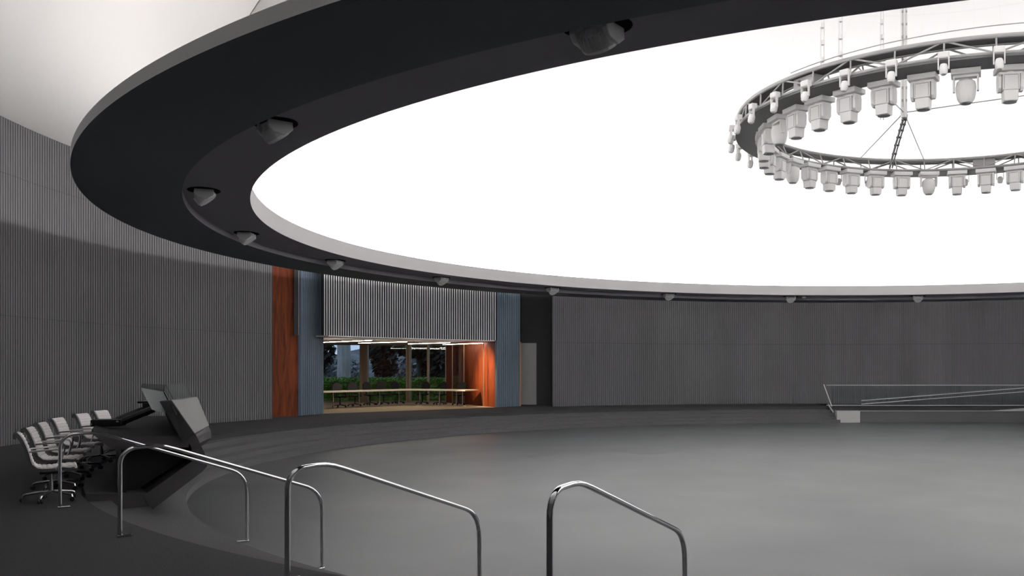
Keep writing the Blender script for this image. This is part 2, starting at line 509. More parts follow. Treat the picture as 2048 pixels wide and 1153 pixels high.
# glass partition in front of the wood wall
t = thing('glass_partition', 'clear glass partition with thin pale posts before the orange wood wall', 'partition', E(-6.75, 41.6, -1.69))
base = t.location
p0 = E(-6.62, 41.55) - base; p1 = E(-9.05, 45.75) - base; p0.z = p1.z = 0
u = (p1 - p0).normalized()
for (s0, s1) in ((0.67, 1.0),):
    b = MB(); c0 = p0.lerp(p1, s0); c1 = p0.lerp(p1, s1)
    ang = math.atan2(u.y, u.x); c = (c0 + c1) / 2
    b.box((c.x, c.y, 1.45), ((c1 - c0).length, 0.012, 2.80), Matrix.Rotation(ang, 3, 'Z'))
    b.build('glass_pane', 'glass', t)
for s0 in (0.14, 0.665, 1.0):
    b = MB(); c = p0.lerp(p1, s0); b.box((c.x, c.y, 1.45), (0.03, 0.045, 2.86)); b.build('post', 'frame', t)

# ceiling linear lights in the meeting room
lin = [((-14.0, 41.4), (-10.8, 38.2), 'nearest the left leaf'), ((-12.6, 42.45), (-9.9, 40.3), 'second from the left'),
       ((-10.7, 43.8), (-8.36, 41.7), 'third from the left'), ((-9.4, 45.2), (-7.0, 42.4), 'over the orange wood wall')]
for (q0, q1, w) in lin:
    a, c = E(*q0, 1.14), E(*q1, 1.14); m = (a + c) / 2; dv = c - a; ang = math.atan2(dv.y, dv.x)
    t = thing('linear_light', 'slim white linear ceiling light in the meeting room, ' + w, 'light', m, ang, 'linear lights in the meeting room')
    b = MB(); b.box((0, 0, 0.025), (dv.length, 0.035, 0.04)); b.build('housing', 'lamp_grey', t)
    b = MB(); b.box((0, 0, -0.002), (dv.length - 0.02, 0.024, 0.014)); b.build('diffuser', 'led', t)
    for sx in (-0.35, 0.35):
        b = MB(); b.tube([(dv.length * sx, 0, 0.05), (dv.length * sx, 0, 0.13)], 0.012, 6); b.build('hanger', 'lamp_grey', t)
# the downlight that washes the wood wall
sl = bpy.data.lights.new('wall_washer', 'SPOT'); sl.energy = 1500; sl.spot_size = rad(62); sl.spot_blend = 0.9; sl.color = (1, 0.72, 0.45); sl.shadow_soft_size = 0.05
so = bpy.data.objects.new('wall_washer', sl); C.objects.link(so); so.location = E(-9.0, 41.0, 1.2)
so.rotation_euler = (E(-6.9, 42.4, -0.35) - so.location).to_track_quat('-Z', 'Y').to_euler()

# conference table (bent, pale edge)
t = thing('conference_table', 'long bent conference table with pale wood edge in the glazed meeting room', 'table', E(-10.57, 43.4, -1.69))
B0 = t.location
def L2(X, Z, h=0): 
    p = E(X, Z) - B0; return Vector((p.x, p.y, h))
near = [L2(-13.75, 38.15), L2(-10.57, 43.4), L2(-7.75, 42.0)]
far = [L2(-14.6, 38.8), L2(-10.85, 44.7), L2(-7.3, 42.95)]
b = MB()
top = near + far[::-1]
vs = [(p.x, p.y, 0.69) for p in top] + [(p.x, p.y, 0.745) for p in top]
b.add(vs, [(0, 1, 4, 5), (1, 2, 3, 4), (6, 11, 10, 7), (7, 10, 9, 8)] + [(i, (i + 1) % 6, 6 + (i + 1) % 6, 6 + i) for i in range(6)])
b.build('tabletop', 'tabletop', t)
for (x, z) in ((-12.9, 39.9), (-12.2, 41.2), (-11.55, 42.1), (-10.95, 43.1), (-10.1, 43.5), (-9.1, 43.0), (-8.25, 42.6), (-7.95, 42.45)):
    b = MB(); q = L2(x, z); b.tube([(q.x, q.y, 0.0), (q.x, q.y, 0.69)], 0.022, 8); b.tube([(q.x - 0.16, q.y, 0.012), (q.x + 0.16, q.y, 0.012)], 0.014, 6)
    b.build('leg', 'steel', t)

def mesh_chair(loc, rz, label):
    t = thing('office_chair', label, 'chair', loc, rz, 'black mesh chairs at the conference table')
    b = MB(); b.box((0, 0, 0.46), (0.48, 0.46, 0.07), taper=0.85); bevel(b.build('seat', 'mesh_black', t), 0.03)
    b = MB()
    n = 9
    outl = []
    for k in range(n):                                  # rounded back, slightly curved
        a = PI * k / (n - 1); outl.append((0.25 * math.cos(a), 0.86 + 0.22 * math.sin(a)))
    outl += [(-0.21, 0.62), (0.21, 0.62)]
    b.prism([(-0.23 - 0.05 * (z - 0.6) - 0.1 * (0.0625 - y * y) , y, z) for (y, z) in outl], (0.035, 0, 0)); b.build('backrest', 'mesh_black', t)
    b = MB(); b.tube([(0, 0, 0.1), (0, 0, 0.44)], 0.03, 8)
    b.tube([(-0.05, 0, 0.42), (-0.24, 0, 0.45), (-0.25, 0, 0.66)], 0.022, 6); b.build('column', 'mesh_black', t)
    for s in (-1, 1):
        b = MB(); b.tube([(0.0, s * 0.24, 0.45), (0.0, s * 0.29, 0.5), (0.0, s * 0.29, 0.66)], 0.018, 6); b.box((0.03, s * 0.29, 0.67), (0.24, 0.07, 0.03)); b.build('armrest', 'mesh_black', t)
    b = MB()
    for k in range(5):
        a = 2 * PI * k / 5 + 0.3; c, s = math.cos(a), math.sin(a)
        b.tube([(0, 0, 0.11), (0.29 * c, 0.29 * s, 0.075)], 0.022, 6)
        b.box((0.29 * c, 0.29 * s, 0.03), (0.05, 0.05, 0.06))
    b.build('star_base', 'mesh_black', t)
for i, (x, Z) in enumerate(((680, 41.3), (710, 42.5), (741, 43.9), (767, 44.8), (797, 45.8), (845, 45.2), (880, 44.7), (918, 44.0))):
    X = (x - 1281.1) / 1901.2 * Z
    if i < 5: nx, ny = 0.857, -0.516
    else: nx, ny = -0.44, -0.9
    mesh_chair(E(X, Z, -1.685), math.atan2(ny, nx) + random.uniform(-0.25, 0.25),
               'black mesh office chair behind the conference table, ' + ORD[i] + ' of eight from the left')

# ------------------------------------------------------------------ outside the facade
b = MB(); b.add([E(-60, 47.5, -1.8), E(30, 47.5, -1.8), E(40, 110, -1.8), E(-90, 110, -1.8)], [(0, 1, 2, 3)])
struct(b.build('ground', 'lawn'))
def leaves(b, c, r, n, size, seed=0, flat=1.0):
    rnd = random.Random(seed)
    for _ in range(n):
        v = Vector((rnd.gauss(0, 1), rnd.gauss(0, 1), rnd.gauss(0, 1))).normalized() * (rnd.random() ** 0.4)
        p = Vector((c[0] + v.x * r[0], c[1] + v.y * r[1], c[2] + v.z * r[2]))
        a = Vector((rnd.gauss(0, 1), rnd.gauss(0, 1), rnd.gauss(0, 1))).normalized(); d = a.orthogonal().normalized()
        s = size * (0.6 + 0.8 * rnd.random())
        e = a.cross(d)
        b.add([p - d * s, p + e * s * 0.45, p + d * s, p - e * s * 0.45], [(0, 1, 2, 3)])
hg = thing('hedge', 'clipped bright green hedge running outside the meeting room windows', 'hedge', E(-14.0, 49.8, -1.8))
b = MB(); rnd = random.Random(3)
b.box((0, 0, 0.55), (10.5, 0.7, 1.1))
for _ in range(9000):
    p = Vector((rnd.uniform(-5.4, 5.4), -0.4 + rnd.uniform(-0.12, 0.12), rnd.uniform(0.02, 1.28)))
    if rnd.random() < 0.3: p.z = 1.2 + rnd.uniform(-0.1, 0.14); p.y = rnd.uniform(-0.45, 0.4)
    a = Vector((rnd.gauss(0, 1), rnd.gauss(0, 1), rnd.gauss(0, 1))).normalized(); d = a.orthogonal().normalized(); e = a.cross(d); s = rnd.uniform(0.04, 0.10)
    b.add([p - d * s, p + e * s * 0.5, p + d * s, p - e * s * 0.5], [(0, 1, 2, 3)])
b.build('foliage', 'leaf', hg)
def tree(label, X, Z, tr, th, crowns, lm, seed, cat='tree', bark='bark', name='tree'):
    t = thing(name, label, cat, E(X, Z, -1.8), 0, 'trees beyond the hedge')
    b = MB(); path = [(0, 0, 0), (0.04, 0, th * 0.4), (-0.05, 0.05, th * 0.75), (0.1, 0, th)]
    n = 10
    b.tube(path, tr, n); b.build('trunk', bark, t, smooth=True)
    b = MB()
    for i, (cx, cy, cz, rx, rz_, nn) in enumerate(crowns): leaves(b, (cx, cy, cz), (rx, rx, rz_), nn, 0.22, seed + i)
    b.build('crown', lm, t)
tree('pale-barked thick tree trunk behind the hedge, seen through the left window', -16.5, 52.8, 0.36, 6.0, [(0, 0, 6.4, 2.2, 1.2, 900)], 'leaf_dark', 11)
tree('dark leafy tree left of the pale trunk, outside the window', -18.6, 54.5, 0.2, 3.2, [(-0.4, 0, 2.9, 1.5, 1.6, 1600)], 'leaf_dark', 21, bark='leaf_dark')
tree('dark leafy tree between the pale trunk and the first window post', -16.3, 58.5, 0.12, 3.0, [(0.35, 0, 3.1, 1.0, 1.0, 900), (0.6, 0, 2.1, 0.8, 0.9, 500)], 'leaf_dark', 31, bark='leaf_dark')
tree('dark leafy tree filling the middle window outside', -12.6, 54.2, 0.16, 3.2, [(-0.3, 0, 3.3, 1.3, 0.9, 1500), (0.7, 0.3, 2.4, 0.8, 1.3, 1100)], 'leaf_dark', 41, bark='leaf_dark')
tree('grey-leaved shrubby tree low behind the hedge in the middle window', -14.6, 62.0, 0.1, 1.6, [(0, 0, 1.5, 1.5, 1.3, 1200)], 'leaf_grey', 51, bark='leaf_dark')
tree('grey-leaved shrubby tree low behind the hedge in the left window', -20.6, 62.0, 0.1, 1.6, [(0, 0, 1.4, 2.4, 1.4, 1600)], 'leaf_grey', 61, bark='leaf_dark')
b = MB(); rnd = random.Random(5); nx, nz = 60, 10
for j in range(nz + 1):
    for i in range(nx + 1):
        X = -70 + i * 2.0; zz = 72 + j * 3.0
        hgt = (j / nz) ** 0.7 * (3.6 + 0.8 * math.sin(X * 0.21) + 0.5 * math.sin(X * 0.63 + 1)) + rnd.uniform(-0.12, 0.12)
        b.v.append(tuple(E(X, zz, -1.85 + hgt)))
for j in range(nz):
    for i in range(nx):
        q = j * (nx + 1) + i; b.f.append([q, q + 1, q + nx + 2, q + nx + 1]); b.mi.append(0)
struct(b.build('hills', mat('hill_scrub', (0.10, 0.105, 0.11), 0.9, noise=(0.35, 0.7, (1, 1, 1)))))
b = MB()
p = E(-10.3, 57.6, -1.8)
b.box((p.x, p.y, p.z + 1.35), (4.2, 3.0, 2.7)); b.box((p.x, p.y, p.z + 2.75), (4.4, 3.2, 0.12))
o = b.build('outbuilding', 'facade'); tag(o, 'dark flat-roofed outbuilding beyond the hedge, seen past the middle posts', 'building')

#--REST2--
# ------------------------------------------------------------------ recessed projector fixtures in the ring
M['fixture'] = mat('fixture_white', (0.93, 0.92, 0.92), 0.5)
def ring_fixture():
    t = thing('ring_spotlight', '', 'spotlight', (0, 0, 0), 0, 'white spotlights recessed in the dark ring')
    b = MB(); b.lathe([(0.0001, -0.004), (0.34, -0.004), (0.34, 0.004), (0.0001, 0.004)], 28, mtx=Matrix.Diagonal((0.78, 1, 1)))
    b.build('recess', 'hole', t)
    # two cheeks of the yoke (local +x looks inward to the hall axis)
    for s in (-1, 1):
        b = MB()
        poly = [(-0.15, 0.0), (0.15, 0.0), (0.16, -0.10), (0.06, -0.17), (-0.10, -0.15), (-0.16, -0.08)]
        b.prism([(x, s * 0.17 - 0.03, z) for x, z in poly], (0, 0.06, 0))
        bevel(b.build('yoke_arm', 'fixture', t), 0.012)
    b = MB(); b.box((0, 0, -0.025), (0.24, 0.40, 0.05)); bevel(b.build('base', 'fixture', t), 0.01)
    # barrel: faceted head tilted towards the stage, with cooling fins
    m = Matrix.Rotation(rad(-38), 3, 'Y')
    b = MB()
    b.lathe([(0.0001, 0.13), (0.09, 0.115), (0.15, 0.055), (0.172, -0.03), (0.172, -0.085), (0.155, -0.115), (0.0001, -0.118)], 20, c=(0, 0, -0.085), mtx=m)
    hd = b.build('head', 'fixture', t)
    b = MB()
    for k in range(11):
        a = rad(-75 + 15 * k) + PI
        c = m @ Vector((0.160 * math.cos(a), 0.160 * math.sin(a), -0.01)) + Vector((0, 0, -0.085))
        b.box(c, (0.034, 0.014, 0.11), m @ Matrix.Rotation(a, 3, 'Z'))
    b.build('cooling_fins', 'fixture', hd)
    b = MB(); b.lathe([(0.0001, -0.117), (0.125, -0.117), (0.12, -0.126), (0.0001, -0.132)], 20, c=(0, 0, -0.085), mtx=m); b.build('lens', 'lamp', hd)
    return t
rf0 = ring_fixture()
RFA = [(-119.7, 'the big one at the top centre'), (-137.7, 'second from the top centre going left'),
       (-155.75, 'third going left, where the recess lip begins'), (-173.75, 'over the left ribbed wall, fourth going round'),
       (168.0, 'above the blue left leaf'), (149.8, 'above the pale ribbed panel'), (131.9, 'above the dark service recess'),
       (113.9, 'far wall, first right of the dark recess'), (95.75, 'far wall, beside the tiny sensor'),
       (77.8, 'far wall, above the glass ramp guard'), (59.8, 'cut by the right edge of the photo')]
for i, (a, w) in enumerate(RFA):
    o = rf0 if i == 0 else copy_tree(rf0)
    o.location = P(17.22, a, zi - 0.006); o.rotation_euler = (0, 0, rad(a + 180))
    o['label'] = 'white spotlight under the dark ring, ' + w
b = MB(); b.box((0, 0, -0.05), (0.14, 0.14, 0.06)); b.lathe([(0.0001, -0.09), (0.04, -0.085), (0.05, -0.05)], 12)
b.box((0, 0, -0.012), (0.05, 0.05, 0.025))
o = b.build('sensor', 'lamp', loc=P(17.1, 93.9, zi), rotz=rad(94)); tag(o, 'tiny white sensor under the dark ring beside a far spotlight', 'sensor')

# ------------------------------------------------------------------ hanging ring truss
TT, TB = EYE + 6.31, EYE + 5.96
tr = thing('ring_truss', 'circular grey lighting truss hanging under the white dome', 'truss', (0, 0, TB))
def chord(R, z, r, name='chord'):
    b = MB(); n = 160
    b.tube([(R * math.cos(2 * PI * k / n), R * math.sin(2 * PI * k / n), z - TB) for k in range(n)], r, 8, closed=True)
    b.build(name, 'truss', tr, smooth=True)
chord(5.70, TT, 0.045); chord(5.25, TT, 0.045); chord(5.72, TB + 0.02, 0.035); chord(5.10, TB + 0.02, 0.035)
b = MB(); b.arc([(5.0, -0.06), (5.76, -0.06), (5.76, -0.02), (5.0, -0.02)], 0, 360, 160, closed_prof=True); b.build('lower_plate', 'truss_dark', tr)
b = MB(); b.arc([(5.30, TT - TB - 0.02), (5.66, TT - TB - 0.02), (5.66, TT - TB + 0.0), (5.30, TT - TB + 0.0)], 0, 360, 160, closed_prof=True); b.build('upper_plate', 'truss_dark', tr)
hh = TT - TB
def lattice(Rt, Rb, n, name, r):
    b = MB()
    for k in range(n):
        a0 = 360 * k / n; a1 = 360 * (k + 0.5) / n; a2 = 360 * (k + 1) / n
        b.tube([P(Rb, a0, 0.02), P(Rt, a0, hh)], r, 6)
        b.tube([P(Rb, a1, 0.02), P(Rt, a1, hh)], r, 6)
        b.tube([P(Rt, a0, hh), P(Rb, a1, 0.02)], r, 6)
        b.tube([P(Rb, a1, 0.02), P(Rt, a2, hh)], r, 6)
    b.build(name, 'truss', tr)
lattice(5.70, 5.72, 19, 'outer_lattice', 0.019)
lattice(5.25, 5.10, 19, 'inner_lattice', 0.019)
b = MB()
for k in range(38):
    a = 360 * k / 38
    b.tube([P(5.25, a, hh), P(5.70, a, hh)], 0.016, 6); b.tube([P(5.10, a, 0.02), P(5.72, a, 0.02)], 0.016, 6)
b.build('cross_lattice', 'truss', tr)
# power boxes carried on the truss
for (a, w, r) in ((-146.0, 'on the near left of the ring truss', 5.45), (66.5, 'on the far right of the ring truss', 5.45), (149.0, 'at the far left end of the ring truss', 5.45)):
    t = thing('power_box', 'grey power box sitting ' + w, 'box', P(r, a, TB + 0.055), rad(a), 'power boxes on the truss')
    b = MB(); b.box((0, 0, 0.13), (0.30, 0.62, 0.26)); bevel(b.build('housing', 'truss', t), 0.01)
    b = MB(); b.lathe([(0.0001, 0.0), (0.06, 0.0), (0.06, 0.03), (0.0001, 0.035)], 16, c=(0.15, -0.1, 0.14), mtx=Matrix.Rotation(rad(90), 3, 'Y')); b.build('socket', 'truss_dark', t)

# moving heads
def mover_box():
    t = thing('moving_head', '', 'spotlight', (0, 0, 0), 0, 'white moving head lamps under the truss')
    b = MB(); b.box((0, 0, -0.06), (0.40, 0.56, 0.11)); bevel(b.build('base', 'lamp', t), 0.012)
    b = MB(); b.lathe([(0.0001, 0.0), (0.12, 0.0), (0.12, -0.05), (0.0001, -0.05)], 16, c=(0, 0, -0.115)); b.box((0, 0, -0.15), (0.22, 0.44, 0.05)); bevel(b.build('yoke', 'lamp', t), 0.01)
    for s in (-1, 1):
        b = MB(); b.prism([(x, s * 0.205 - 0.032, z) for x, z in ((-0.10, -0.13), (0.10, -0.13), (0.13, -0.22), (0.12, -0.44), (0.06, -0.50), (-0.06, -0.50), (-0.12, -0.44), (-0.13, -0.22))], (0, 0.064, 0))
        bevel(b.build('yoke_arm', 'lamp', t), 0.014)
    b = MB(); b.box((0, 0, -0.33), (0.30, 0.325, 0.30)); b.box((0, 0, -0.585), (0.27, 0.285, 0.21), taper=0.93); hd = bevel(b.build('head', 'lamp', t), 0.018)
    b = MB()
    for s in (-1, 1):
        b.box((s * 0.151, 0, -0.195), (0.006, 0.25, 0.012)); b.box((s * 0.152, -0.13, -0.33), (0.006, 0.008, 0.26)); b.box((s * 0.152, 0.13, -0.33), (0.006, 0.008, 0.26))
    b.build('vent_slot', 'lamp_grey', hd)
    b = MB(); b.lathe([(0.0001, 0.0), (0.125, 0.0), (0.125, -0.015), (0.0001, -0.02)], 20, c=(0, 0, -0.688)); b.build('lens', 'lens', hd)
    return t
def mover_round():
    t = thing('moving_head', '', 'spotlight', (0, 0, 0), 0, 'white moving head lamps under the truss')
    b = MB(); b.box((0, 0, -0.06), (0.40, 0.56, 0.11)); bevel(b.build('base', 'lamp', t), 0.012)
    b = MB(); b.box((0, 0, -0.135), (0.18, 0.46, 0.045)); b.build('yoke', 'lamp', t)
    for s in (-1, 1):
        b = MB(); b.prism([(x, s * 0.225 - 0.02, z) for x, z in ((-0.08, -0.12), (0.08, -0.12), (0.09, -0.30), (0.05, -0.43), (-0.05, -0.43), (-0.09, -0.30))], (0, 0.04, 0)); bevel(b.build('yoke_arm', 'lamp', t), 0.01)
    b = MB(); b.lathe([(0.0001, -0.18), (0.11, -0.19), (0.175, -0.24), (0.195, -0.34), (0.19, -0.46), (0.165, -0.58), (0.12, -0.655), (0.0001, -0.665)], 24); hd = b.build('head', 'lamp', t, smooth=True)
    b = MB(); b.lathe([(0.0001, -0.664), (0.095, -0.660), (0.095, -0.674), (0.0001, -0.678)], 20); b.build('lens', 'lens', hd)
    return t
mb0, mr0 = mover_box(), mover_round(); fb = fr = True
STEP = 360 / 39
ROUND = {1, 7, 13, 19}
nb = 0
for k in range(23):
    a = -100.55 - STEP * k
    if k in ROUND:
        o = mr0 if fr else copy_tree(mr0); fr = False
    else:
        o = mb0 if fb else copy_tree(mb0); fb = False
    o.location = P(5.06, a, TB - 0.06); o.rotation_euler = (0, 0, rad(a))
    kind = 'rounded' if k in ROUND else 'boxy'
    if k <= 7: w = 'on the near truss arc, ' + ORD[k] + ' from the right'
    elif k <= 11: w = 'bunched at the left truss end, ' + ORD[k - 8] + ' from the front'
    else: w = 'on the far truss arc, ' + ORD[k - 12] + ' from the left'
    o['label'] = 'white %s moving head lamp %s' % (kind, w)

# small spots on the outer lower chord
def small_spot():
    t = thing('clamp_spot', '', 'spotlight', (0, 0, 0), 0, 'small white spots on the outer truss chord')
    b = MB(); b.box((0, 0, 0.0), (0.12, 0.17, 0.11)); bevel(b.build('clamp', 'lamp', t), 0.02)
    for s in (-1, 1):
        b = MB(); b.box((0.02, s * 0.078, -0.12), (0.04, 0.016, 0.22)); b.build('yoke_arm', 'lamp', t)
    b = MB(); b.lathe([(0.0001, 0.06), (0.05, 0.05), (0.066, 0.0), (0.062, -0.09), (0.04, -0.12), (0.0001, -0.125)], 16, c=(0.02, 0, -0.20), mtx=Matrix.Rotation(rad(-10), 3, 'Y')); b.build('head', 'lamp', t, smooth=True)
    return t
sp0 = small_spot()
for k in range(21):
    a = -103.9 - 9.69 * k
    o = sp0 if k == 0 else copy_tree(sp0)
    o.location = P(5.86, a, TB + 0.03); o.rotation_euler = (0, 0, rad(a)); o.scale = (1.25, 1.25, 1.2)
    if k <= 8: w = 'on the near outer truss chord, ' + ORD[k] + ' from the right'
    elif k <= 12: w = 'low at the left truss tip, ' + ORD[k - 9] + ' from the front'
    else: w = 'behind the far truss arc, ' + ORD[k - 13] + ' from the left'
    o['label'] = 'small white clamp spot ' + w

# chains, hub and cables
hub = E(6.65, 24.0, 6.47)
ck = thing('cable_hub', 'vertical white cable bundle with bracing wires meeting inside the truss', 'cable', hub)
b = MB(); b.lathe([(0.0001, 0.14), (0.07, 0.13), (0.09, 0.0), (0.07, -0.13), (0.0001, -0.14)], 12); b.build('collar', 'lamp', ck)
b = MB()
for dx, dy in ((-0.05, 0), (0.05, 0), (0, 0.05), (0, -0.05)): b.tube([(dx, dy, 0), (dx, dy, DB + DH - hub.z - 0.1)], 0.032, 6)
cb = b.build('cable_bundle', 'white', ck)
b = MB()
for k in range(14): b.box((0, 0, 0.3 + k * 0.32), (0.13, 0.13, 0.05))
b.build('cable_tie', 'truss', cb)
def wire(a, R=5.3, z=TT):
    p = P(R, a, z) - hub; b = MB(); b.tube([(0, 0, 0), p], 0.013, 6); b.build('bracing_wire', 'truss', ck)
for a in (107, 85, -42, -134): wire(a)
# looping feeder cable from the hub to the far side of the truss
pe = P(5.15, 97, TB + 0.1) - hub
b = MB(); pts = []
for i in range(17):
    s = i / 16; pts.append(Vector((pe.x * s ** 2.2, pe.y * s ** 2.0, -0.05 + (pe.z + 0.05) * (s ** 0.85))))
b.tube(pts, 0.032, 8); b.tube([p + Vector((0.075, 0, 0)) for p in pts], 0.022, 8)
lc = b.build('feeder_cable', 'truss', ck, smooth=True)
b = MB()
for i in range(3, 16, 2):
    b.box(pts[i] + Vector((0.03, -0.01, 0)), (0.14, 0.045, 0.045))
b.build('cable_tie', 'truss_dark', lc)
def chain(a, R, z0, label, r=0.05):
    t = thing('hoist_chain', label, 'chain', P(R, a, z0), 0, 'hoist chains above the truss')
    ztop = DB + DH * math.sqrt(max(0, 1 - (R / 17.05) ** 2)) - 0.05
    H = ztop - z0; b = MB(); b.tube([(-r * 0.7, 0, 0), (-r * 0.7, 0, H)], 0.014, 6); b.tube([(r * 0.7, 0, 0), (r * 0.7, 0, H)], 0.014, 6); n = int(H / 0.36)
    for k in range(n): b.lathe([(0.0001, 0.06), (r, 0.05), (r, -0.05), (0.0001, -0.06)], 8, c=(0, 0, 0.2 + k * 0.36))
    b.build('clipped_cable', 'lamp', t)
chain(-141.8, 5.45, TT + 0.05, 'pale clipped hoist cable rising from the near truss, leftmost')
chain(-136.8, 5.45, TT + 0.05, 'pale clipped hoist cable rising from the near truss, second from the left')
chain(-165, 2.4, EYE + 6.0, 'pale loose cable with clips hanging free inside the truss ring')
b = MB()
sp = [P(5.78, -148 + 2 * k, TT + 0.06 + 0.16 * (k / 31)) for k in range(32)]
b.tube(sp, 0.010, 6)
o = b.build('safety_wire', 'truss'); tag(o, 'thin safety wire slung above the near arc of the truss', 'wire')

# ------------------------------------------------------------------ handrails (near side of the steps)
def arc_pts(c, r, a0, a1, n=7):
    return [(c[0] + r * math.cos(rad(a0 + (a1 - a0) * i / n)), c[1] + r * math.sin(rad(a0 + (a1 - a0) * i / n))) for i in range(n + 1)]
def handrail():
    t = thing('handrail', '', 'handrail', (0, 0, 0), 0, 'chrome handrails on the near steps')
    # profile in (u inward, z) from the upper post to the lower one
    path = [(0, 0.02), (0, 0.4)] + arc_pts((0.16, 0.76), 0.16, 180, 96, 8)
    path += [(0.27, 0.928), (0.36, 0.925)] + [(0.44, 0.91), (0.54, 0.878)]
    zl = 0.32
    path += [(1.93, 0.378), (1.99, 0.355), (2.045, 0.325), (2.09, 0.286), (2.126, 0.237), (2.15, 0.182), (2.165, 0.12), (2.17, 0.05), (2.17, -0.3), (2.17, -0.63)]
    pr = []
    for k in range(16):
        c, q = math.cos(2 * PI * k / 16), math.sin(2 * PI * k / 16)
        pr.append((0.0235 * math.copysign(abs(c) ** 0.75, c), 0.019 * math.copysign(abs(q) ** 0.75, q)))
    path = [(u, z - 0.03 if z > 0.45 or u > 1 and z > -0.1 else z) for u, z in path]
    b = MB(); b.tube([(u, 0, z) for u, z in path], 0, prof=pr, up=(0, 1, 0)); b.build('rail', 'chrome', t, smooth=True)
    b = MB(); b.box((0.04, 0, 0.012), (0.13, 0.048, 0.024)); bevel(b.build('foot', 'chrome', t), 0.006)
    b = MB(); b.box((2.08, 0, -0.638), (0.23, 0.048, 0.024)); bevel(b.build('foot', 'chrome', t), 0.006)
    return t
h0 = handrail()
for i, (x, w) in enumerate(((120, 'leftmost, in front of the white chairs'), (240, 'second from the left, in front of the console'), (575, 'third from the left'), (1100, 'rightmost and nearest'))):
    o = h0 if i == 0 else copy_tree(h0)
    m = (x - 1281.1) / 1901.2; R = 19.36
    aa = 1 + m * m; bb = -2 * (m * CX + CZ); cc = CX * CX + CZ * CZ - R * R
    Z = (-bb - math.sqrt(bb * bb - 4 * aa * cc)) / 2 / aa
    p = E(m * Z, Z, 0); ang = math.atan2(p.y, p.x)
    o.location = (p.x, p.y, PLAT); o.rotation_euler = (0, 0, ang + PI)
    o['label'] = 'chrome handrail on the near steps, ' + w

# ------------------------------------------------------------------ curved operator console
an, af = -146.0, -166.5
def R2(p, a): return P(p[0], a, PLAT + p[1])
con = thing('operator_console', 'dark angular operator console with leaning glass screen beside the white chairs', 'desk', P(18.3, -150, PLAT))
cb0 = con.location
def sweep(name, m, poly, a0, a1, n, shrink=0.0, parent=con, smooth=False):
    """extrude a closed (R, z) section along the curve of the stage edge; shrink pulls R in towards the far end"""
    b = MB(); k = len(poly)
    for i in range(n + 1):
        s = i / n; a = a0 + (a1 - a0) * s
        for (r, z) in poly: b.v.append(tuple(R2((r - shrink * s, z), a) - cb0))
    for i in range(n):
        for j in range(k):
            l = (j + 1) % k
            b.f.append([i * k + j, i * k + l, (i + 1) * k + l, (i + 1) * k + j]); b.mi.append(0)
    b.f.append(list(range(k))[::-1]); b.mi.append(0)
    b.f.append([n * k + j for j in range(k)]); b.mi.append(0)
    return b.build(name, m, parent, smooth)
# end frame and body: an arm leaning back over the desk, the knee towards the stage and the raking lower arm
sweep('arm_frame', 'desk', [(17.83, 1.05), (17.72, 1.05), (17.55, 0.72), (17.42, 0.41), (17.41, 0.27), (17.47, 0.20), (18.12, -0.30), (18.24, -0.10), (17.60, 0.36), (17.62, 0.56), (17.70, 0.73)], an, af, 16)
sweep('worktop', 'desk_top', [(17.66, 0.56), (17.66, 0.73), (18.60, 0.73), (18.80, 0.79), (18.82, 0.76), (18.62, 0.57)], an + 0.02, af, 16)
sweep('end_fascia', 'desk', [(17.66, 0.56), (17.66, 0.73), (18.60, 0.73), (18.80, 0.79), (18.82, 0.76), (18.62, 0.57)], an + 0.14, an + 0.025, 1)
sweep('plinth', 'desk', [(18.05, -0.25), (18.05, -0.12), (18.20, -0.06), (18.93, -0.02), (18.95, -0.125), (18.62, -0.125), (18.62, -0.255), (18.25, -0.255)], an - 0.03, af, 16)
sweep('back_panel', 'black', [(18.44, -0.08), (18.44, 0.575), (18.50, 0.575), (18.50, -0.08)], an - 0.25, af - 0.02, 12)
sweep('inner_shelf', 'black', [(17.68, 0.34), (18.30, -0.06), (18.43, -0.06), (18.43, 0.56), (17.68, 0.56)], an - 1.2, af - 0.02, 12)
sweep('arm_shade_sheet', 'black', [(17.845, 1.045), (17.835, 1.045), (17.70, 0.74), (17.72, 0.735)], an - 0.1, af, 16)  # added black sheet: the shade inside the arm is put into its colour
# pale hood facing the stage, its top edge level with the arm
def quad_slab(name, m, pts, th, parent=con):
    """a sheet of 4+ points given a thickness along its own normal"""
    q = [Vector(p) - cb0 for p in pts]; n = (q[1] - q[0]).cross(q[2] - q[0]).normalized() * th
    b = MB(); b.prism(q, n); return b.build(name, m, parent)
def px(x, y, Z): return E((x - 1281.1) / 1901.2 * Z, Z, (737.9 - y) / 1901.2 * Z)
g0, g1, g2 = px(343, 800, 13.35), px(390, 868, 13.5), px(419, 852, 15.3)
nn = (g1 - g0).cross(g2 - g0); cam_p = E(0, 0, 0); g3 = px(395, 794, 14.9); dr3 = g3 - cam_p
g3 = cam_p + dr3 * ((g0 - cam_p).dot(nn) / dr3.dot(nn))     # keep the hood's face flat
b = MB()
top_n, bot_n, bot_f, top_f = [Vector(p) - cb0 for p in (g0, g1, g2, g3)]
inn = Vector((-0.16, -0.03, -0.02)); dn = Vector((-0.20, 0.04, -0.12))
vs = [top_n, bot_n, bot_f, top_f, top_n + inn, bot_n + dn, bot_f + dn, top_f + inn]
b.add(vs, [(0, 1, 2, 3), (7, 6, 5, 4), (0, 4, 5, 1), (1, 5, 6, 2), (2, 6, 7, 3), (3, 7, 4, 0)])
bevel(b.build('hood', 'desk_grey', con), 0.015, 3)
